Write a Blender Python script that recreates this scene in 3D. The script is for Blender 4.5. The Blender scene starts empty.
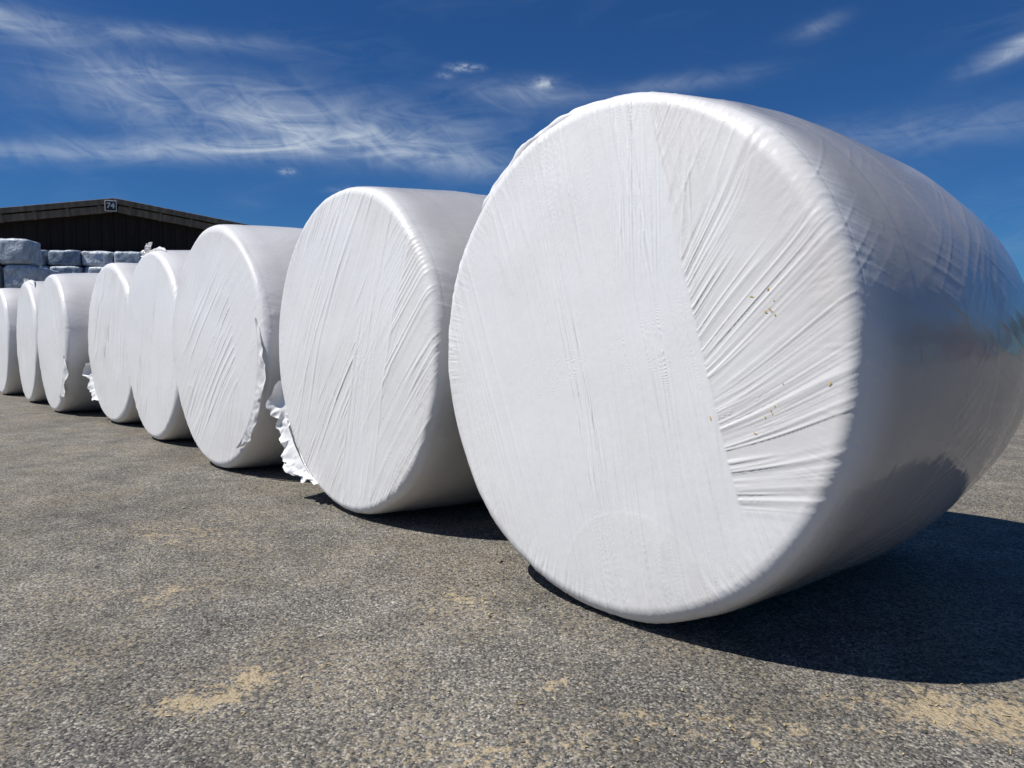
import bpy, bmesh, math, random
import numpy as np
random.seed(3); rng=np.random.RandomState(7)
scene=bpy.context.scene
scene.view_settings.view_transform='Standard'
scene.view_settings.look='None'
scene.view_settings.exposure=0
D=bpy.data

# ---------------------------------------------------------------- noise
TAB=rng.rand(65536)
def vn(x,y,z=None,seed=0):
    x=np.asarray(x,float); y=np.asarray(y,float)
    x,y=np.broadcast_arrays(x,y)
    ix=np.floor(x).astype(np.int64); iy=np.floor(y).astype(np.int64)
    fx=x-ix; fy=y-iy; fx=fx*fx*(3-2*fx); fy=fy*fy*(3-2*fy)
    def T(a,b,c): return TAB[((a*73856093)^(b*19349663)^(c*83492791)^(seed*2654435))&65535]
    if z is None:
        c=seed+11
        return (T(ix,iy,c)*(1-fx)+T(ix+1,iy,c)*fx)*(1-fy)+(T(ix,iy+1,c)*(1-fx)+T(ix+1,iy+1,c)*fx)*fy
    z=np.asarray(z,float); iz=np.floor(z).astype(np.int64); fz=z-iz; fz=fz*fz*(3-2*fz)
    def L(c): return (T(ix,iy,c)*(1-fx)+T(ix+1,iy,c)*fx)*(1-fy)+(T(ix,iy+1,c)*(1-fx)+T(ix+1,iy+1,c)*fx)*fy
    return L(iz)*(1-fz)+L(iz+1)*fz
def ss(e0,e1,x):
    t=np.clip((x-e0)/(e1-e0),0,1); return t*t*(3-2*t)
def ridge(n,p=7): return (1-np.abs(2*n-1))**p
def stripes(x,y,angd,fx,fy,seed):
    c,s=math.cos(math.radians(angd)),math.sin(math.radians(angd))
    q=x*c+y*s; p=-x*s+y*c
    p=p+0.03*(vn(q*2.2,p*2.2,seed=seed+5)-.5)
    n=vn(p*fx,q*fy,seed=seed); n2=vn(p*fx*2.1,q*fy*2,seed=seed+1)
    m=ss(.30,.70,vn(p*fx*.22,q*fy*1.7,seed=seed+2))
    m2=ss(.35,.65,vn(p*fx*.5,q*fy*2.5,seed=seed+3))
    return ridge(n)*m+.5*ridge(n2,5)*m2+.30*(n-.5)

# ---------------------------------------------------------------- node helper
def new_mat(name):
    m=D.materials.new(name); m.use_nodes=True; nt=m.node_tree
    return m,nt,nt.nodes['Principled BSDF']
def nd(nt,t,**kw):
    n=nt.nodes.new(t)
    for k,v in kw.items():
        if k.startswith('i_'):
            n.inputs[k[2:].replace('_',' ')].default_value=v
        else: setattr(n,k,v)
    return n
def ramp(nt,src,stops):
    r=nt.nodes.new('ShaderNodeValToRGB'); e=r.color_ramp.elements
    while len(e)<len(stops): e.new(.5)
    for i,(p,c) in enumerate(stops):
        e[i].position=p; e[i].color=(c,c,c,1) if isinstance(c,(int,float)) else (*c,1)
    nt.links.new(src,r.inputs[0]); return r.outputs[0]
def mth(nt,op,a,b=None,c=None):
    n=nt.nodes.new('ShaderNodeMath'); n.operation=op
    for i,v in enumerate((a,b,c)):
        if v is None: continue
        if isinstance(v,(int,float)): n.inputs[i].default_value=v
        else: nt.links.new(v,n.inputs[i])
    return n.outputs[0]
def mix(nt,f,a,b,bt='MIX'):
    n=nt.nodes.new('ShaderNodeMix'); n.data_type='RGBA'; n.blend_type=bt
    for s,v in ((n.inputs[0],f),(n.inputs[6],a),(n.inputs[7],b)):
        if isinstance(v,(int,float)): s.default_value=v
        elif isinstance(v,tuple): s.default_value=(*v,1)
        else: nt.links.new(v,s)
    return n.outputs[2]

# ---------------------------------------------------------------- materials
def film_material():
    m,nt,b=new_mat('white_wrap_film'); L=nt.links
    tc=nd(nt,'ShaderNodeTexCoord'); at=nd(nt,'ShaderNodeAttribute',attribute_name='film'); gl=nd(nt,'ShaderNodeAttribute',attribute_name='gloss_shade')
    n1=nd(nt,'ShaderNodeTexNoise',i_Scale=5.0,i_Detail=4.0); L.new(tc.outputs['Object'],n1.inputs['Vector'])
    tone=mth(nt,'ADD',mth(nt,'MULTIPLY',at.outputs['Fac'],.6),mth(nt,'MULTIPLY',n1.outputs[0],.5))
    col=ramp(nt,tone,[(0.1,(.80,.80,.795)),(.5,(.77,.757,.735)),(1.0,(.63,.59,.555))])
    col=mix(nt,gl.outputs['Fac'],col,(.40,.385,.37))  # curved sides painted greyer, standing in for their shade and dark reflections
    L.new(col,b.inputs['Base Color'])
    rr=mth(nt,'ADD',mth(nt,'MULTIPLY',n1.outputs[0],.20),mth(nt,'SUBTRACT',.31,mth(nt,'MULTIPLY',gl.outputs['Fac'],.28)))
    L.new(rr,b.inputs['Roughness'])
    b.inputs['IOR'].default_value=1.55
    n3=nd(nt,'ShaderNodeTexNoise',i_Scale=26.0,i_Detail=4.0,i_Roughness=.6); L.new(tc.outputs['Object'],n3.inputs['Vector'])
    bp=nd(nt,'ShaderNodeBump',i_Strength=.20,i_Distance=.005); L.new(n3.outputs[0],bp.inputs['Height'])
    L.new(bp.outputs[0],b.inputs['Normal'])
    return m
FILM=film_material()

# ---------------------------------------------------------------- bale
R=0.638; LEN=1.2; CR=0.045; ZC=0.648
def grid_faces(nu,nv,wrap,off=0):
    i=np.arange(nu-1)[:,None]; j=np.arange(nv if wrap else nv-1)[None,:]
    j2=(j+1)%nv
    a=i*nv+j; b=i*nv+j2; c=(i+1)*nv+j2; d=(i+1)*nv+j
    return np.stack([a,b,c,d],-1).reshape(-1,4)+off

def build_mesh(name,V,F,attr=None,smooth=True,gloss_shade=None):
    me=D.meshes.new(name)
    me.vertices.add(len(V)); me.vertices.foreach_set('co',np.ascontiguousarray(V,dtype=np.float32).ravel())
    nf,k=F.shape
    me.loops.add(nf*k); me.loops.foreach_set('vertex_index',F.astype(np.int32).ravel())
    me.polygons.add(nf); me.polygons.foreach_set('loop_start',np.arange(0,nf*k,k,dtype=np.int32))
    try: me.polygons.foreach_set('loop_total',np.full(nf,k,dtype=np.int32))
    except Exception: pass
    me.polygons.foreach_set('use_smooth',np.full(nf,smooth))
    me.update(calc_edges=True); me.validate()
    if attr is not None:
        at=me.attributes.new('film','FLOAT','POINT'); at.data.foreach_set('value',attr.astype(np.float32))
    if gloss_shade is not None:
        at=me.attributes.new('gloss_shade','FLOAT','POINT'); at.data.foreach_set('value',gloss_shade.astype(np.float32))
    return me

def flap(t0,t1,r0,r1,v0,v1,amp,seed,n=160,m=14,fr=26):
    t=np.linspace(0,1,n)[:,None]; s=np.linspace(0,1,m)[None,:]
    th=np.radians(t0+(t1-t0)*t)
    env=ss(0,.2,t)*ss(0,.2,1-t)
    ragg=.45+1.1*vn(t*6,t*0,seed=seed+1)+.25*vn(t*25,t*0,seed=seed+2)
    Lm=abs(math.radians(t1-t0))*R
    nz=(vn(t*Lm*fr,s*1.5,seed=seed)-.5)*2+ .3*(vn(t*Lm*fr*2.6,s*3,seed=seed+3)-.5)*2
    nz2=(vn(t*Lm*fr*.8+7,s*2,seed=seed+4)-.5)*2
    r=R+r0+(r1-r0)*s*env*ragg+amp*.6*nz2*env*np.sqrt(s+.02)
    v=v0+(v1-v0)*s*ragg+amp*nz*env*np.sqrt(s+.02)
    th=th+amp*.8*(vn(t*Lm*fr,s*2,seed=seed+6)-.5)/R*2
    x=r*np.cos(th); z=ZC+r*np.sin(th)
    z=np.maximum(z,.004+.01*vn(t*30,s*5,seed=seed+8))
    V=np.stack([x,v+0*x,z],-1).reshape(-1,3)
    return V,grid_faces(n,m,False)
def roll(t0,t1,rad,roff,v0,v1,seed,n=320,m=20):
    t=np.linspace(0,1,n)[:,None]; p=np.linspace(0,2*np.pi,m,endpoint=False)[None,:]
    th=np.radians(t0+(t1-t0)*t)
    env=np.maximum(ss(0,.15,t)*ss(0,.3,1-t),.02)
    rr=rad*env*(.6+.8*vn(t*5,t*0,seed=seed))*(1+.25*(vn(t*12,np.cos(p)*1.4+2,np.sin(p)*1.4,seed=seed+1)-.5)+.6*(vn(t*3+np.cos(p+t*9)*1.2,np.sin(p+t*9)*1.6+5,seed=seed+2)-.5))
    wob=.008*(vn(t*5,t*0,seed=seed+4)-.5)
    r=R+roff+wob+rr*np.cos(p); v=v0+(v1-v0)*t+.02*(vn(t*4,t*0,seed=seed+5)-.5)+1.5*rr*np.sin(p)
    V=np.stack([r*np.cos(th),v,ZC+r*np.sin(th)],-1).reshape(-1,3)
    return V,grid_faces(n,m,True)
def tuft(thd,v,length,seed,k=5):
    Vs=[];Fs=[];o=0
    for i in range(k):
        rs=np.random.RandomState(seed*10+i)
        n,m=26,9
        t=np.linspace(0,1,n)[:,None]; s=np.linspace(-1,1,m)[None,:]
        ang=math.radians(thd)+rs.uniform(-.8,.8)
        l=length*rs.uniform(.5,1.0); w=l*rs.uniform(.3,.5)
        bx=R*math.cos(math.radians(thd)); bz=ZC+R*math.sin(math.radians(thd))-.015
        dx,dz=math.cos(ang),math.sin(ang); sd=rs.uniform(-.6,.8)
        ww=w*(.2+.8*np.sin(np.pi*np.clip(t*.8,0,1))**.8)
        nz=(vn(t*3,s*2,seed=seed+i)-.5)*w*.8
        nz2=(vn(t*4,s*2.5,seed=seed+i+30)-.5)*w*.6
        curl=(t**2)*l*.35*sd
        x=bx+dx*t*l - dz*s*ww + nz2+curl*.6
        y=v+curl+nz+0.4*np.abs(s)*ww
        z=bz+dz*t*l + dx*s*ww + nz2 - (t**2)*l*.25
        Vs.append(np.stack([x,y+0*x,z],-1).reshape(-1,3)); Fs.append(grid_faces(n,m,False,o)); o+=n*m
    return np.concatenate(Vs),np.concatenate(Fs)

def bale(X,Y,yaw,seed,nth,nr,ns,face_fn,extras=(),scale=1.0,pk=1.0,gl=.5):
    th=np.linspace(0,2*np.pi,nth,endpoint=False)[None,:]
    prof=[]
    Rf=R-CR
    for r in np.linspace(0.001,1,nr)[:-1]:
        rr=r*Rf; prof.append((rr,-.016*(1-r**2.5),0,-1,1.0,0.0))
    nc=20
    for i in range(nc):
        al=math.pi/2*i/(nc-1)
        prof.append((Rf+CR*math.sin(al)**1.0,CR-CR*math.cos(al),math.sin(al),-math.cos(al),1-ss(0.2,.9,i/(nc-1)),0))
    for i in range(1,ns):
        t=(i/ns)**1.25; v=CR+t*(LEN-2*CR)
        prof.append((R+.028*math.sin(math.pi*t)**.75,v,1,0,0.0,v))
    for i in range(nc//2):
        al=math.pi/2*i/(nc//2-1)
        prof.append((Rf+CR*math.cos(al),LEN-CR+CR*math.sin(al),math.cos(al),math.sin(al),0,LEN))
    for r in np.linspace(1,0.001,16)[1:]:
        prof.append((Rf*r,LEN+.016*(1-r**2.5),0,1,0.0,LEN))
    P=np.array(prof); n=len(P)
    r=P[:,0:1]; v=P[:,1:2]; nrr=P[:,2:3]; nv_=P[:,3:4]; wf=P[:,4:5]
    ct,st=np.cos(th),np.sin(th)
    a=r*ct; z=r*st; vv=v+0*a
    lump=.020*(vn(a*2.6,z*2.6,vv*2.6,seed)-.5)+.006*(vn(a*7,z*7,vv*7,seed+1)-.5)
    lumpside=.016*(vn(a*4,z*4,vv*2.5,seed+9)-.5)
    h=lump*(1-.55*wf)+lumpside*(1-wf)
    nfr=nr+nc+2
    film=np.full(a.shape,.35)
    hf,ff=face_fn(a[:nfr],z[:nfr],seed)
    tw=th+.5*vv
    cx,cz=np.cos(tw)*R,np.sin(tw)*R
    nA=vn(cx*38,cz*38,vv*2.0,seed+20); nB=vn(cx*80,cz*80,vv*5,seed+21)
    tw2=th-1.1*vv; cx2,cz2=np.cos(tw2)*R,np.sin(tw2)*R
    nC=vn(cx2*30,cz2*30,vv*2.2,seed+22)
    mA=ss(.4,.75,vn(a*6,z*6,vv*5,seed+23)); mB=ss(.45,.75,vn(a*5,z*5,vv*4,seed+24))
    near=np.exp(-(vv/.14)**2)
    hs=.0013*ridge(nA,5)*mA+.0007*ridge(nB,4)*(mB*.6+near*.8)+.0011*ridge(nC,6)*mB+.0010*(nA-.5)*(near+.2)
    hs+=.0018*(vn(cx*9,cz*9,vv*9,seed+25)-.5)+.0008*(vn(cx*22,cz*22,vv*12,seed+26)-.5)
    rimw=np.exp(-((r-Rf)/.04)**2)*(vv<LEN/2)
    puck=vn(ct*75,st*75,r*9,seed+31)
    pm=ss(.45,.8,vn(ct*3,st*3,seed=seed+32))
    hp=pk*rimw*(.0006*(puck-.5)+.0013*(ridge(puck,5)-.2)*pm)
    h=h+hs*(1-wf)+hp
    h[:nfr]+=hf*wf[:nfr]
    film[:nfr]=ff*wf[:nfr]+.35*(1-wf[:nfr])
    for k in range(4):
        e=.18+.27*k+.05*np.sin(th*1+k*2+seed)
        stp=ss(-.003,.003,vv-e)
        h=h+.0007*stp*(1-wf)*(1 if k%2 else -1); film=film+(.18 if k%2 else -.18)*stp*(1-wf)
    gloss_shade=gl*(1-wf)*ss(-.02,.16,vv+.05*(vn(ct*4,st*4,seed=seed+40)-.5))*(vv<LEN-.02)*(.8+.3*vn(cx*3,cz*3,vv*4,seed+41))  # side mask: smoother film plus the shade mixed into its colour
    r2=r+nrr*h; v2=vv+nv_*h
    x=r2*ct; z2=ZC+r2*st
    z2=np.where(z2<.02,.004+(.016)*np.exp((z2-.02)/.016),z2)
    V=np.stack([x,v2,z2],-1).reshape(-1,3)
    F=grid_faces(n,nth,True)
    Vs=[V];Fs=[F];A=[film.reshape(-1)];G=[gloss_shade.reshape(-1)];o=len(V)
    for (ev,ef) in extras:
        Vs.append(ev);Fs.append(ef+o);o+=len(ev);A.append(np.full(len(ev),.25));G.append(np.zeros(len(ev)))
    VV=np.concatenate(Vs)*scale;F=np.concatenate(Fs);A=np.concatenate(A)
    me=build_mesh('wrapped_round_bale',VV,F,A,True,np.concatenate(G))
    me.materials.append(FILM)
    ob=D.objects.new('wrapped_round_bale',me); scene.collection.objects.link(ob)
    ob.location=(X,Y,0); ob.rotation_euler=(0,0,math.radians(-48.2+yaw))
    return ob,V[:nr*nth]

def face1(a,z,seed):
    ds=a-(.163+.29*(.52-z)+.010*(vn(z*5,z*0,seed=4)-.5))
    Lm=1-ss(-.004,.004,ds); Rm=1-Lm
    h=Lm*.0024*stripes(a,z,-73.8,60,.9,3)
    h+=Lm*.0018*stripes(a,z,-78,90,1.0,13)*ss(-.55,-.1,a)
    h+=.0018*stripes(a,z,-66,70,1.2,16)*(1-ss(-.35,-.1,a))
    stripm=Lm*ss(-.16,-.10,ds)
    h+=stripm*.0026*stripes(a,z,-76,85,.9,33)*ss(-.25,.3,z)
    h+=.0022*stripes(a,z,-86,80,1.3,34)*ss(.1,.3,z)*ss(-.05,.08,a)*(1-ss(.26,.36,a))
    A=np.arctan2(z+.33,a+.0); r=np.hypot(z+.33,a)
    Aw=A+.05*(vn(r*4,A*3,seed=8)-.5)
    n=vn(Aw*58,r*1.9,seed=40); n2=vn(Aw*120,r*3,seed=41)
    m=ss(.15,.5,vn(Aw*12,r*4,seed=42)); reg=ss(.03,.15,A)*(1-.6*ss(1.0,1.3,A))
    fade=np.exp(-np.maximum(ds-.02,0)/.34)*.75+.25
    h+=Rm*reg*fade*(.0021*ridge(n,4)*m+.0015*ridge(n2,3)*ss(.25,.55,vn(Aw*22,r*5,seed=43))+.0006*(n-.5))
    h+=Rm*(1-ss(.0,.12,A))*.0020*stripes(a,z,-68,75,2.0,50)
    h+=Rm*ss(.9,1.25,A)*.0020*stripes(a,z,-70,80,1.5,55)
    sm=ss(-.62,-.5,z)*(1-ss(.3,.5,z))
    h+=.0016*np.exp(-(ds/.0035)**2)*sm+.0005*Lm
    for off,am in((-.055,.0012),(-.11,.0014),(-.19,.0007),(-.30,.0012),(-.36,.0008),(-.47,.0012),(-.60,.0010),(-.72,.0008)):
        d2=ds-off+.012*z+.008*(vn(z*4,z*0+off*9,seed=6)-.5); h+=am*np.exp(-(d2/.0030)**2)*ss(.2,.6,vn(z*4,z*0+off*31,seed=9))+.0004*ss(-.002,.002,d2)
    rc=np.hypot(a-.12,(z+.60)*1.0)+.02*(vn(a*6,z*6,seed=77)-.5)
    arc=1-ss(.235,.243,rc); h+=.0003*arc
    f=.12+.42*Rm*ss(0,.2,A)+.22*arc-.1*stripm
    edge=ss(.42,.62,np.hypot(a,z)); f=f+.45*edge*vn(a*9,z*9,seed=61)+.2*(vn(a*4,z*4,seed=62)-.5)
    return h,f
def face_generic(bands,g=1.0):
    def fn(a,z,seed):
        h=np.zeros_like(a); f=np.full(a.shape,.25)
        for k,(ang,lo,hi,amp,fx,fy) in enumerate(bands):
            c,s=math.cos(math.radians(ang)),math.sin(math.radians(ang))
            p=-a*s+z*c+.012*(vn((a*c+z*s)*4,a*0,seed=seed+60)-.5)
            m=ss(lo-.006,lo+.006,p)*(1-ss(hi-.006,hi+.006,p))
            hh=g*amp*stripes(a,z,ang,fx,fy,seed*7+k*10)+.0004*m
            h=h*(1-.75*m)+hh*m+.0007*np.exp(-((p-lo)/.004)**2)*(abs(lo)<.6)
            f=f*(1-m)+m*(.12+.10*((k*37+seed)%4))
        edge=ss(.42,.62,np.hypot(a,z)); f=f+.35*edge*vn(a*9,z*9,seed=61+seed)+.2*(vn(a*4,z*4,seed=62+seed)-.5)
        return h,f
    return fn
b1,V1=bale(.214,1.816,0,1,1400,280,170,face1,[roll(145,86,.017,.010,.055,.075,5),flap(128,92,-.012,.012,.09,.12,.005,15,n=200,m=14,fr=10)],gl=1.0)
bale(-.655,2.875,-1.0,2,1000,200,90,face_generic([(62,-.7,.7,.0027,52,1.1),(48,-.7,.02,.0028,60,1.1),(74,-.34,-.12,.0022,62,1.1),(55,.20,.50,.0027,62,1.4)]),
     [flap(194,246,-.03,.030,.02,-.03,.016,21,n=300,m=22,fr=26),flap(206,243,-.03,.020,-.005,-.035,.013,22,n=220,fr=30)],gl=.7)
bale(-1.578,3.90,1.0,3,700,140,60,face_generic([(64,-.7,.7,.0026,46,1.3),(42,-.35,.3,.0030,44,1.3),(-78,.30,.7,.0026,46,1.3)]),
     [flap(-58,14,-.05,.004,-.016,-.004,.007,31,n=240,fr=20)])
bale(-2.43,4.97,-1,4,500,100,50,face_generic([(88,-.7,.7,.0034,36,1.4),(70,-.1,.2,.004,34,1.6)]),
     [tuft(103,.03,.11,4,6),roll(125,70,.014,.006,.05,.07,42,n=120,m=12)])
bale(-3.24,5.95,1.5,5,420,80,40,face_generic([(80,-.7,.7,.004,30,1.6),(60,.0,.4,.004,30,1.6)]),
     [flap(196,232,-.03,.030,.02,-.02,.015,51,fr=18)])
bale(-4.28,6.87,0,6,420,80,40,face_generic([(92,-.7,.7,.004,30,1.6),(-60,.2,.7,.006,22,2.0)]),
     [flap(-55,-10,-.04,.01,-.01,.0,.010,61,fr=14)])
bale(-5.19,7.90,-1,7,360,60,30,face_generic([(92,-.7,.7,.004,28,1.6)]),[tuft(98,.03,.10,7,5),roll(125,60,.015,.006,.05,.07,72,n=100,m=12)])
bale(-6.22,8.98,0,8,360,50,30,face_generic([(80,-.7,.7,.004,28,1.6)]))
bale(-7.12,10.03,0,9,240,30,20,face_generic([(80,-.7,.7,.004,28,1.6)]))
bale(-8.02,11.10,1,10,240,30,20,face_generic([(70,-.7,.7,.004,28,1.6)]))

STRAW,nt,b=new_mat('straw'); g=nd(nt,'ShaderNodeNewGeometry')
nt.links.new(ramp(nt,g.outputs['Random Per Island'],[(0,(.34,.25,.09)),(1,(.58,.48,.28))]),b.inputs['Base Color']); b.inputs['Roughness'].default_value=.7
def specks():
    m,nt,b=new_mat('yellow_hay'); b.inputs['Base Color'].default_value=(.62,.46,.13,1); b.inputs['Roughness'].default_value=.7
    rs=np.random.RandomState(12); Vs=[];Fs=[];o=0
    for k,(ca,cz,sp,nn) in enumerate([(.455,.115,.012,6),(.445,.15,.012,2),(.466,-.09,.008,4),(.36,-.12,.01,1),(.48,.0,.05,3)]):
        for i in range(nn):
            a=ca+rs.randn()*sp; z=cz+rs.randn()*sp; l=.0015+.0035*rs.rand()**2; w=.0008+.0010*rs.rand(); an=rs.rand()*3.1; c,s=math.cos(an),math.sin(an)
            j=np.argmin((V1[:,0]-a)**2+(V1[:,2]-ZC-z)**2); a,vv,zz=V1[j]
            p=np.array([[-l,-.0010,-w],[l,-.0013,-w],[l*.9,-.0012,w],[-l*.8,-.0010,w]])
            v=np.stack([p[:,0]*c-p[:,2]*s+a,p[:,1]+vv,p[:,0]*s+p[:,2]*c+zz],-1)
            Vs.append(v);Fs.append(np.array([[0,1,2,3]])+o);o+=4
    me=build_mesh('hay_specks',np.concatenate(Vs),np.concatenate(Fs),None,False); me.materials.append(m)
    ob=D.objects.new('hay_specks',me); scene.collection.objects.link(ob); ob.parent=b1
specks()

# ---------------------------------------------------------------- ground
def asphalt():
    m,nt,b=new_mat('worn_asphalt'); L=nt.links
    tc=nd(nt,'ShaderNodeTexCoord'); P=tc.outputs['Object']
    def noise(s,d=4,r=.5,dist=0):
        n=nd(nt,'ShaderNodeTexNoise',i_Scale=float(s),i_Detail=float(d),i_Roughness=float(r),i_Distortion=float(dist)); n.noise_dimensions='2D'; L.new(P,n.inputs['Vector']); return n.outputs[0]
    def voro(s,f='F1'):
        n=nd(nt,'ShaderNodeTexVoronoi',i_Scale=float(s)); n.voronoi_dimensions='2D'; n.feature=f; L.new(P,n.inputs['Vector']); return n
    v1=voro(120); v2=voro(260)
    sep=nd(nt,'ShaderNodeSeparateColor'); L.new(v1.outputs['Color'],sep.inputs[0])
    sep2=nd(nt,'ShaderNodeSeparateColor'); L.new(v2.outputs['Color'],sep2.inputs[0])
    stone=ramp(nt,sep.outputs[0],[(0,(.05,.048,.045)),(.35,(.125,.119,.109)),(.65,(.20,.188,.167)),(.88,(.31,.286,.245)),(1,(.50,.46,.39))])
    fine=ramp(nt,sep2.outputs[1],[(0,(.035,.034,.032)),(.45,(.12,.113,.101)),(.8,(.235,.216,.182)),(1,(.44,.395,.325))])
    cov=ramp(nt,v1.outputs['Distance'],[(.35,1.0),(.55,0.0)])
    cov=mth(nt,'MULTIPLY',cov,ramp(nt,sep.outputs[2],[(.45,0.0),(.55,1.0)]))
    col=mix(nt,cov,fine,stone)
    n9=noise(.9,5); n7=noise(7,4,.6); n60=noise(60,3,.7)
    col=mix(nt,1.0,col,ramp(nt,n9,[(.3,.80),(.7,1.15)]),'MULTIPLY')
    col=mix(nt,1.0,col,ramp(nt,n7,[(.3,.76),(.7,1.20)]),'MULTIPLY')
    dust=mth(nt,'MULTIPLY',ramp(nt,noise(2.3,5,.7),[(.38,0.0),(.62,1.0)]),ramp(nt,n60,[(.46,0.0),(.62,1.0)]))
    col=mix(nt,mth(nt,'MULTIPLY',dust,.6),col,(.37,.305,.20))
    pn=noise(13,5,.75)
    tot=None
    for (x,y,rx,ry,k) in [(-.61,1.39,.050,.038,1.15),(-.54,1.49,.035,.050,1.0),(.09,1.47,.035,.025,.95),(.80,1.36,.13,.06,.80),(.95,1.30,.09,.06,.65),(-.15,1.95,.06,.07,.55),(-.05,1.22,.1,.04,.6),(-1.2,2.6,.2,.15,.5),(-.95,2.0,.12,.1,.45),(.35,1.30,.14,.06,.5)]:
        vs=nd(nt,'ShaderNodeVectorMath',operation='SUBTRACT'); L.new(P,vs.inputs[0]); vs.inputs[1].default_value=(x,y,0)
        vm=nd(nt,'ShaderNodeVectorMath',operation='MULTIPLY'); L.new(vs.outputs[0],vm.inputs[0]); vm.inputs[1].default_value=(1/rx,1/ry,0)
        vl=nd(nt,'ShaderNodeVectorMath',operation='LENGTH'); L.new(vm.outputs[0],vl.inputs[0])
        e=mth(nt,'MULTIPLY',mth(nt,'MAXIMUM',mth(nt,'SUBTRACT',1.0,mth(nt,'MULTIPLY',vl.outputs['Value'],.42)),0.0),k)
        tot=e if tot is None else mth(nt,'ADD',tot,e)
    pm=mth(nt,'ADD',mth(nt,'ADD',tot,mth(nt,'MULTIPLY',mth(nt,'SUBTRACT',pn,.5),2.4)),mth(nt,'MULTIPLY',mth(nt,'SUBTRACT',n60,.5),2.0))
    pm=mth(nt,'MULTIPLY',ramp(nt,pm,[(.46,0.0),(.90,1.0)]),.70)
    pm=mth(nt,'MULTIPLY',pm,ramp(nt,tot,[(.0,0.16),(.25,1.0)]))
    col=mix(nt,pm,col,(.47,.37,.225))
    st=ramp(nt,n9,[(.60,0.0),(.72,1.0)])
    col=mix(nt,mth(nt,'MULTIPLY',st,.25),col,(.07,.06,.05))
    L.new(col,b.inputs['Base Color']); b.inputs['Roughness'].default_value=.85
    b.inputs['Specular IOR Level'].default_value=.3
    h=mth(nt,'ADD',mth(nt,'MULTIPLY',cov,mth(nt,'SUBTRACT',.6,v1.outputs['Distance'])),mth(nt,'MULTIPLY',sep2.outputs[0],.25))
    h=mth(nt,'ADD',h,mth(nt,'MULTIPLY',n60,1.2))
    bp=nd(nt,'ShaderNodeBump',i_Strength=1.0,i_Distance=.0042); L.new(h,bp.inputs['Height']); L.new(bp.outputs[0],b.inputs['Normal'])
    return m
def sheet(name,x0,x1,y0,y1,z,mat):
    me=D.meshes.new(name); me.from_pydata([(x0,y0,z),(x1,y0,z),(x1,y1,z),(x0,y1,z)],[],[(0,1,2,3)]); me.materials.append(mat)
    o=D.objects.new(name,me); scene.collection.objects.link(o); return o
gm,nt,b=new_mat('grass_field')
tc=nd(nt,'ShaderNodeTexCoord'); n=nd(nt,'ShaderNodeTexNoise',i_Scale=.3,i_Detail=4.0); nt.links.new(tc.outputs['Object'],n.inputs['Vector'])
nt.links.new(ramp(nt,n.outputs[0],[(.3,(.05,.075,.02)),(.7,(.11,.11,.045))]),b.inputs['Base Color']); b.inputs['Roughness'].default_value=.95
sheet('ground',-900,900,-900,900,-.012,gm)
sheet('asphalt_yard',-60,45,-30,70,0.0,asphalt())

def pebbles():
    bm=bmesh.new(); bmesh.ops.create_icosphere(bm,subdivisions=1,radius=1); base=np.array([v.co[:] for v in bm.verts]); fb=np.array([[v.index for v in f.verts] for f in bm.faces]); bm.free()
    Vs=[];Fs=[];o=0
    fixed=[(-.04,2.28,.010),(-1.35,3.0,.009),(.02,1.52,.006),(.17,1.40,.005),(-.45,1.7,.006)]
    for i in range(1100):
        y=.9+rng.rand()**1.6*7; x=(rng.rand()*2-1)*(.5+y*.8)
        s=.0012+.0035*rng.rand()**4
        if i<14: s=.005+.003*rng.rand()
        if i<len(fixed): x,y,s=fixed[i]
        v=base*(1+.35*(rng.rand(len(base),1)-.5))*s*np.array([1+.5*rng.rand(),1,.65])
        an=rng.rand()*6.3; c,q=math.cos(an),math.sin(an)
        v=np.stack([v[:,0]*c-v[:,1]*q,v[:,0]*q+v[:,1]*c,v[:,2]],-1)+np.array([x,y,s*.4])
        Vs.append(v);Fs.append(fb+o);o+=len(base)
    me=build_mesh('loose_gravel',np.concatenate(Vs),np.concatenate(Fs),None,False)
    m,nt,b=new_mat('gravel'); g=nd(nt,'ShaderNodeNewGeometry')
    nt.links.new(ramp(nt,g.outputs['Random Per Island'],[(0,(.05,.048,.045)),(.6,(.2,.18,.15)),(1,(.42,.38,.32))]),b.inputs['Base Color']); b.inputs['Roughness'].default_value=.8
    me.materials.append(m); ob=D.objects.new('loose_gravel',me); scene.collection.objects.link(ob)
    Vs=[];Fs=[];o=0
    for i in range(300):
        if rng.rand()<.4:
            cx,cy=[(-.58,1.4),(.8,1.33),(.1,1.42),(-.1,1.9),(.35,1.25)][rng.randint(5)]; x=cx+rng.randn()*.12; y=cy+rng.randn()*.07
        else: y=.9+rng.rand()**1.5*4; x=(rng.rand()*2-1)*(.5+y*.8)
        l=.002+.006*rng.rand()**2; w=.0008+.0010*rng.rand(); an=rng.rand()*6.3; c,q=math.cos(an),math.sin(an)
        p=np.array([[-l,-w,.002],[l,-w,.0035],[l,w,.0035],[-l,w,.002],[-l,0,.0008],[l,0,.0015]])
        v=np.stack([p[:,0]*c-p[:,1]*q+x,p[:,0]*q+p[:,1]*c+y,p[:,2]],-1)
        Vs.append(v);Fs.append(np.array([[0,1,2,3],[0,4,5,1],[3,2,5,4]])+o);o+=6
    me=build_mesh('straw_bits',np.concatenate(Vs),np.concatenate(Fs),None,False)
    me.materials.append(STRAW); ob=D.objects.new('straw_bits',me); scene.collection.objects.link(ob)
pebbles()

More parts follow.
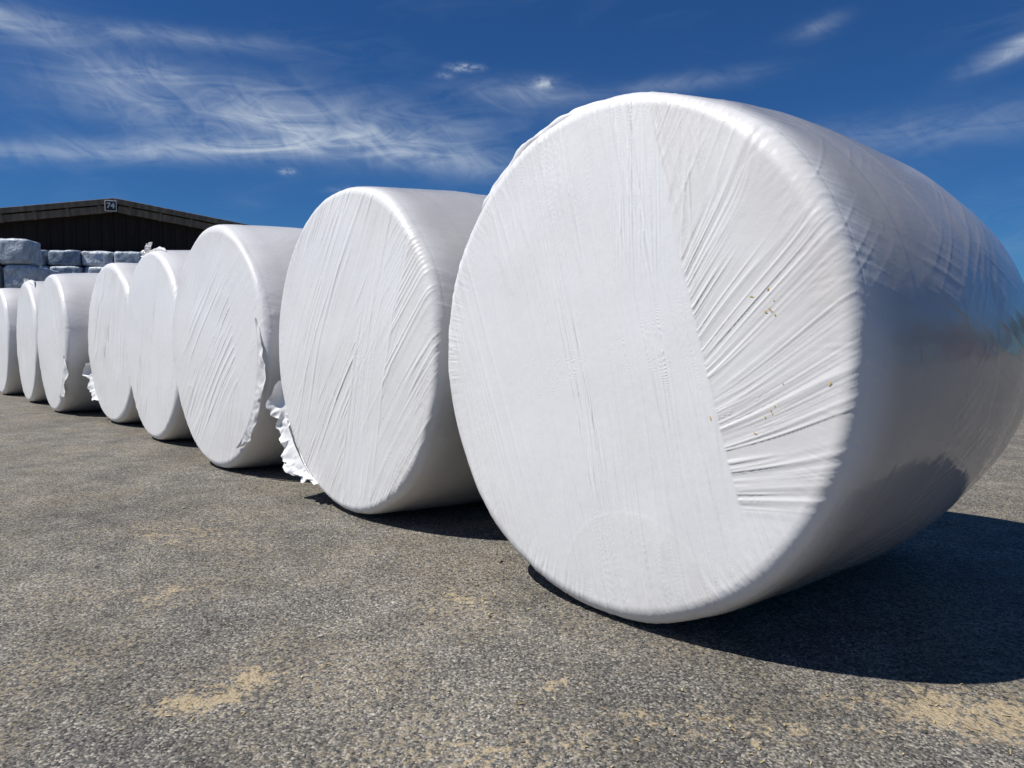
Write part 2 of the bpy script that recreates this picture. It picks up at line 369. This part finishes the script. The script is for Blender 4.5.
# ---------------------------------------------------------------- barn
def wood(name,c1,c2,sx=6.0):
    m,nt,b=new_mat(name); L=nt.links; tc=nd(nt,'ShaderNodeTexCoord'); mp=nd(nt,'ShaderNodeMapping'); mp.inputs['Scale'].default_value=(sx,sx,.6)
    L.new(tc.outputs['Object'],mp.inputs[0]); n=nd(nt,'ShaderNodeTexNoise',i_Scale=2.0,i_Detail=4.0); L.new(mp.outputs[0],n.inputs['Vector'])
    L.new(ramp(nt,n.outputs[0],[(.3,c1),(.7,c2)]),b.inputs['Base Color']); b.inputs['Roughness'].default_value=.85
    return m
W_DARK=wood('dark_stained_boards',(.012,.008,.006),(.028,.018,.013))
W_BRN=wood('weathered_brown_boards',(.11,.085,.057),(.25,.20,.145),3)
W_ROOF=wood('roof_sheet',(.06,.058,.055),(.10,.098,.09),2)
def box(name,parent,loc,size,mat,roty=0,bev=.01,rotz=0):
    bm=bmesh.new(); bmesh.ops.create_cube(bm,size=1)
    for v in bm.verts: v.co.x*=size[0]; v.co.y*=size[1]; v.co.z*=size[2]
    if bev: bmesh.ops.bevel(bm,geom=bm.edges[:],offset=min(bev,min(size)*.3),segments=1,affect='EDGES')
    me=D.meshes.new(name); bm.to_mesh(me); bm.free(); me.materials.append(mat)
    o=D.objects.new(name,me); scene.collection.objects.link(o); o.parent=parent; o.location=loc; o.rotation_euler=(0,roty,rotz); return o
def empty(name,loc,rz):
    e=D.objects.new(name,None); scene.collection.objects.link(e); e.location=loc; e.rotation_euler=(0,0,rz); return e
def barn():
    e=empty('timber_barn',(-14.85,28,0),math.radians(20))
    W=6.5; pk=5.84; sl=.158; an=math.atan(sl); Ld=22; wl=W-.35
    pts=[(-wl,0),(wl,0),(wl,pk-.28-sl*wl),(0,pk-.28),(-wl,pk-.28-sl*wl)]
    vs=[(x,.45,z) for x,z in pts]+[(x,Ld,z) for x,z in pts]
    fs=[(0,1,2,3,4),(9,8,7,6,5)]+[(i,i+5,(i+1)%5+5,(i+1)%5) for i in range(5)]
    me=D.meshes.new('walls'); me.from_pydata(vs,[],fs); me.materials.append(W_DARK); o=D.objects.new('walls',me); scene.collection.objects.link(o); o.parent=e
    x=-wl+.1
    while x<wl:
        hz=pk-.34-sl*abs(x)-.05; box('batten',e,(x,.435,hz/2),(.06,.05,hz),W_DARK,0,0); x+=.42
    sld=math.hypot(W,sl*W)
    for s in(-1,1):
        cx=s*W/2; cz=pk-sl*W/2
        box('roof_slope',e,(cx,Ld/2+.05,cz-.02),(sld,Ld,.10),W_ROOF,s*an,.01)
        box('upper_bargeboard',e,(cx,.02,cz-.06),(sld-.02,.06,.20),W_BRN,s*an,.01)
        box('lower_bargeboard',e,(cx,.10,cz-.33),(sld-.2,.05,.26),W_BRN,s*an,.01)
        box('soffit',e,(cx,.28,cz-.44),(sld-.3,.30,.03),W_DARK,s*an,.0)
        for k in range(6):
            xx=s*(.5+k*1.05)
            box('rafter_end',e,(xx,.055,pk-sl*abs(xx)-.33),(.10,.04,.3),W_BRN,s*an,0)
        box('door_leaf',e,(s*1.55,.36,1.9),(3.0,.08,3.7),W_DARK,0,.02)
        box('gutter',e,(s*(W+.04),Ld/2,pk-sl*W-.12),(.1,Ld,.1),W_ROOF,0,.02)
    box('door_rail',e,(0,.30,3.85),(6.6,.08,.12),W_BRN)
    sm,_,b=new_mat('sign_black'); b.inputs['Base Color'].default_value=(.02,.02,.02,1)
    sw,_,b=new_mat('sign_white'); b.inputs['Base Color'].default_value=(.75,.75,.72,1)
    box('number_plate_border',e,(-.12,-.045,pk-.27),(.40,.03,.40),sw,0,.005)
    box('number_plate',e,(-.12,-.065,pk-.27),(.34,.02,.34),sm,0,.003)
    cu=D.curves.new('plate_digits','FONT'); cu.body='74'; cu.size=.27; cu.align_x='CENTER'; cu.align_y='CENTER'; cu.extrude=.004; cu.offset=.008; cu.materials.append(sw)
    t=D.objects.new('plate_digits',cu); scene.collection.objects.link(t); t.parent=e; t.location=(-.12,-.083,pk-.27); t.rotation_euler=(math.pi/2,0,0)
barn()

# ---------------------------------------------------------------- stacks of square wrapped bales
def stackmat():
    m,nt,b=new_mat('silver_grey_film'); L=nt.links; g=nd(nt,'ShaderNodeNewGeometry'); tc=nd(nt,'ShaderNodeTexCoord')
    n=nd(nt,'ShaderNodeTexNoise',i_Scale=6.0,i_Detail=4.0,i_Roughness=.7); L.new(tc.outputs['Object'],n.inputs['Vector'])
    c=ramp(nt,g.outputs['Random Per Island'],[(0,(.28,.34,.40)),(.5,(.44,.51,.57)),(1,(.70,.73,.76))])
    c=mix(nt,1.0,c,ramp(nt,n.outputs[0],[(.35,.6),(.65,1.15)]),'MULTIPLY')
    L.new(c,b.inputs['Base Color']); b.inputs['Roughness'].default_value=.35
    bp=nd(nt,'ShaderNodeBump',i_Strength=.8,i_Distance=.05); L.new(n.outputs[0],bp.inputs['Height']); L.new(bp.outputs[0],b.inputs['Normal'])
    return m
SM=stackmat()
def stack(X,Y,yaw,nx,ny,nz,sx,sy,sz,seed):
    rs=np.random.RandomState(seed); Vs=[];Fs=[];o=0
    bm=bmesh.new(); bmesh.ops.create_cube(bm,size=1); bmesh.ops.subdivide_edges(bm,edges=bm.edges[:],cuts=9,use_grid_fill=True)
    base=np.array([v.co[:] for v in bm.verts]); fb=np.array([[v.index for v in f.verts] for f in bm.faces]); bm.free()
    u=base*2; q=np.abs(u)**10; nrm=(q.sum(1)**(1/10))[:,None]; base2=u/np.maximum(nrm,1e-6)*np.abs(u).max(1)[:,None]/2
    for i in range(nx):
        for j in range(ny):
            for k in range(nz):
                if k==nz-1 and j>0 and rs.rand()<.3: continue
                p=base2*np.array([sx*.95,sy*.96,sz*.96])*(1+.04*(rs.rand()-.5))
                w=np.stack([vn(p[:,0]*6+i*9,p[:,1]*6+j*5,p[:,2]*6+k*7,seed+c)-.5 for c in range(3)],-1)*.05
                a=(rs.rand()-.5)*.10; c,s=math.cos(a),math.sin(a); p=p+w
                p=np.stack([p[:,0]*c-p[:,1]*s,p[:,0]*s+p[:,1]*c,p[:,2]],-1)+np.array([i*sx+rs.randn()*.02+(k%2)*.08,j*sy+rs.randn()*.04,(k+.5)*sz])
                Vs.append(p);Fs.append(fb+o);o+=len(p)
    me=build_mesh('square_bale_stack',np.concatenate(Vs),np.concatenate(Fs)); me.materials.append(SM)
    ob=D.objects.new('square_bale_stack',me); scene.collection.objects.link(ob); ob.location=(X,Y,0); ob.rotation_euler=(0,0,yaw)
stack(-14.35,16.2,math.radians(10),6,2,5,.66,.8,.575,5)
stack(-13.2,20.6,math.radians(12),8,2,7,.86,1.0,.44,9)

# ---------------------------------------------------------------- distant trees and farmhouse
def treeline(pts,seed,name):
    rs=np.random.RandomState(seed); Vs=[];Fs=[];o=0
    for (x,y,h) in pts:
        N=700
        for c in range(9):
            cx=x+rs.randn()*h*.22; cy=y+rs.randn()*h*.22; cz=h*rs.uniform(.35,.85); rad=h*rs.uniform(.12,.24)
            d=rs.randn(N//9,3); d/=np.linalg.norm(d,axis=1)[:,None]; p=np.array([cx,cy,cz])+d*rad*(rs.rand(len(d),1)**.4)
            s=h*.035
            for q in p:
                t=rs.randn(3,3)*s; Vs.append(q+t); Fs.append([o,o+1,o+2]); o+=3
        for k in range(6):
            a0=k/6*6.283;a1=(k+1)/6*6.283; r0=.035*h
            Vs.append(np.array([[x+r0*math.cos(a0),y+r0*math.sin(a0),0],[x+r0*math.cos(a1),y+r0*math.sin(a1),0],[x,y,h*.75]])); Fs.append([o,o+1,o+2]); o+=3
    me=build_mesh(name,np.concatenate(Vs),np.array(Fs),None,False)
    m,nt,b=new_mat('distant_foliage'); g=nd(nt,'ShaderNodeNewGeometry')
    nt.links.new(ramp(nt,g.outputs['Random Per Island'],[(0,(.03,.045,.015)),(.6,(.06,.08,.025)),(1,(.11,.12,.05))]),b.inputs['Base Color']); b.inputs['Roughness'].default_value=.9
    me.materials.append(m); ob=D.objects.new(name,me); scene.collection.objects.link(ob)
rs=np.random.RandomState(1)
treeline([(70+rs.randn()*4,-50+i*5.5+rs.randn(),rs.uniform(5,11)) for i in range(28)],2,'distant_tree_line')
def farmhouse():
    e=empty('farmhouse',(46,19,0),math.radians(-20))
    wm=wood('red_brown_boards',(.13,.05,.03),(.2,.08,.05),4); gl,_,b=new_mat('window_glass'); b.inputs['Base Color'].default_value=(.03,.04,.05,1); b.inputs['Roughness'].default_value=.1
    wt,_,b=new_mat('white_trim'); b.inputs['Base Color'].default_value=(.75,.75,.73,1)
    vs=[(-4,-6,0),(4,-6,0),(4,-6,3.4),(0,-6,5.6),(-4,-6,3.4)]; vs+= [(x,6,z) for x,_,z in vs]
    me=D.meshes.new('walls'); me.from_pydata(vs,[],[(0,1,2,3,4),(9,8,7,6,5)]+[(i,i+5,(i+1)%5+5,(i+1)%5) for i in range(5)]); me.materials.append(wm); o=D.objects.new('walls',me); scene.collection.objects.link(o); o.parent=e
    an=math.atan(2.2/4)
    for s in(-1,1): box('roof',e,(s*2.2,0,4.52),(5.1,12.8,.14),W_ROOF,s*an)
    for y in(-4,-1.3,1.3,4):
        box('window_frame',e,(-4.03,y,1.9),(.08,1.2,1.3),wt); box('window_pane',e,(-4.08,y,1.9),(.03,1.0,1.1),gl)
farmhouse()

# ---------------------------------------------------------------- sky
w=D.worlds.new('World'); scene.world=w; w.use_nodes=True; nt=w.node_tree; L=nt.links
w.cycles.sampling_method='MANUAL'; w.cycles.sample_map_resolution=256
bg=nt.nodes['Background']; bg.inputs[1].default_value=.10
sky=nd(nt,'ShaderNodeTexSky'); sky.sky_type='NISHITA'; sky.sun_disc=False
dl=(.605,.179,-1.0)
sky.sun_elevation=math.atan2(1,math.hypot(dl[0],dl[1])); sky.sun_rotation=math.atan2(-dl[0],-dl[1])
sky.altitude=300; sky.air_density=1.0; sky.dust_density=.3; sky.ozone_density=3.0
tc=nd(nt,'ShaderNodeTexCoord'); sp=nd(nt,'ShaderNodeSeparateXYZ'); L.new(tc.outputs['Generated'],sp.inputs[0])
az=mth(nt,'ARCTAN2',sp.outputs[0],sp.outputs[1]); el=mth(nt,'ARCSINE',sp.outputs[2])
base=mix(nt,1.0,sky.outputs[0],(.16,.38,.66),'MULTIPLY')
def cvec(sx,sy,rot):
    cb=nd(nt,'ShaderNodeCombineXYZ'); c,s=math.cos(rot),math.sin(rot)
    u=mth(nt,'ADD',mth(nt,'MULTIPLY',az,c),mth(nt,'MULTIPLY',el,s)); v=mth(nt,'SUBTRACT',mth(nt,'MULTIPLY',el,c),mth(nt,'MULTIPLY',az,s))
    L.new(mth(nt,'MULTIPLY',u,sx),cb.inputs[0]); L.new(mth(nt,'MULTIPLY',v,sy),cb.inputs[1]); return cb.outputs[0]
def cn(sx,sy,rot,sc,det,rough,dist):
    n=nd(nt,'ShaderNodeTexNoise',i_Scale=float(sc),i_Detail=float(det),i_Roughness=float(rough),i_Distortion=float(dist)); n.noise_dimensions='2D'; L.new(cvec(sx,sy,rot),n.inputs['Vector']); return n.outputs[0]
azel=nd(nt,'ShaderNodeCombineXYZ'); L.new(az,azel.inputs[0]); L.new(el,azel.inputs[1])
def ell(a0,e0,ra,re,rot=0.0):
    mp=nd(nt,'ShaderNodeMapping',vector_type='TEXTURE'); L.new(azel.outputs[0],mp.inputs[0])
    mp.inputs['Location'].default_value=(a0,e0,0); mp.inputs['Rotation'].default_value=(0,0,rot); mp.inputs['Scale'].default_value=(ra,re,1)
    vl=nd(nt,'ShaderNodeVectorMath',operation='DOT_PRODUCT'); L.new(mp.outputs[0],vl.inputs[0]); L.new(mp.outputs[0],vl.inputs[1])
    return mth(nt,'EXPONENT',mth(nt,'MULTIPLY',vl.outputs['Value'],-1.0))
fib=cn(3,13,.06,3.0,7,.60,.9)
fib2=cn(4,10,-.55,4.0,6,.62,.8)
soft=cn(2,5,0,2.0,3,.5,.3)
f1=ramp(nt,fib,[(.36,0.0),(.78,1.0)]); f2=ramp(nt,fib2,[(.34,0.0),(.78,1.0)])
def madd(*a):
    t=a[0]
    for x in a[1:]: t=mth(nt,'ADD',t,x)
    return t
def mul(*a):
    t=a[0]
    for x in a[1:]: t=mth(nt,'MULTIPLY',t,x)
    return t
cir=madd(mul(ell(-.32,.268,.19,.036,-.04),.68),mul(ell(-.40,.225,.28,.013,.12),.6),mul(ell(-.12,.235,.13,.018,-.12),.50),
         mul(ell(-.60,.335,.07,.014,-.10),.9),mul(ell(-.47,.30,.06,.02,.1),.35),mul(ell(-.42,.345,.12,.010,.05),.35),
         mul(ell(.595,.308,.045,.010,.30),.75),mul(ell(.38,.360,.03,.010,.2),.28),mul(ell(.02,.31,.07,.016,.0),.4),mul(ell(.22,.315,.09,.010,.05),.25),
         mul(ell(.50,.235,.22,.022,.0),.22))
tex=madd(mul(f1,.70),mul(f2,.45),.18)
m1=mul(cir,tex)
puffn=ramp(nt,cn(10,16,0,6.0,4,.65,.3),[(.35,0.1),(.65,1.0)])
pf=mul(madd(mul(ell(-.063,.340,.018,.004),.8),mul(ell(.042,.322,.013,.006),.8),mul(ell(-.29,.207,.008,.004),.9),mul(ell(-.20,.187,.03,.005),.5),mul(ell(-.09,.33,.010,.004),.3)),puffn)
elsew=mul(ramp(nt,soft,[(.5,0.0),(.8,1.0)]),f1,.10)
mask=mth(nt,'MINIMUM',madd(m1,pf,elsew),.9)
skycol=mix(nt,mask,base,(5.4,6.2,7.2))
L.new(skycol,bg.inputs[0])

# ---------------------------------------------------------------- sun
from mathutils import Vector
sl=D.lights.new('sun','SUN'); sl.energy=5.0; sl.angle=math.radians(.5); sl.color=(1,.97,.925)
so=D.objects.new('sun',sl); scene.collection.objects.link(so); so.rotation_euler=Vector(dl).to_track_quat('-Z','Y').to_euler(); so.location=(-6,-2,10)

# ---------------------------------------------------------------- camera
c=D.cameras.new('camera'); c.lens=26.0; c.sensor_width=36; c.clip_end=3000; c.clip_start=.02
co=D.objects.new('camera',c); scene.collection.objects.link(co); co.location=(0,0,.705)
co.rotation_euler=(math.radians(90-3.65),0,0); scene.camera=co
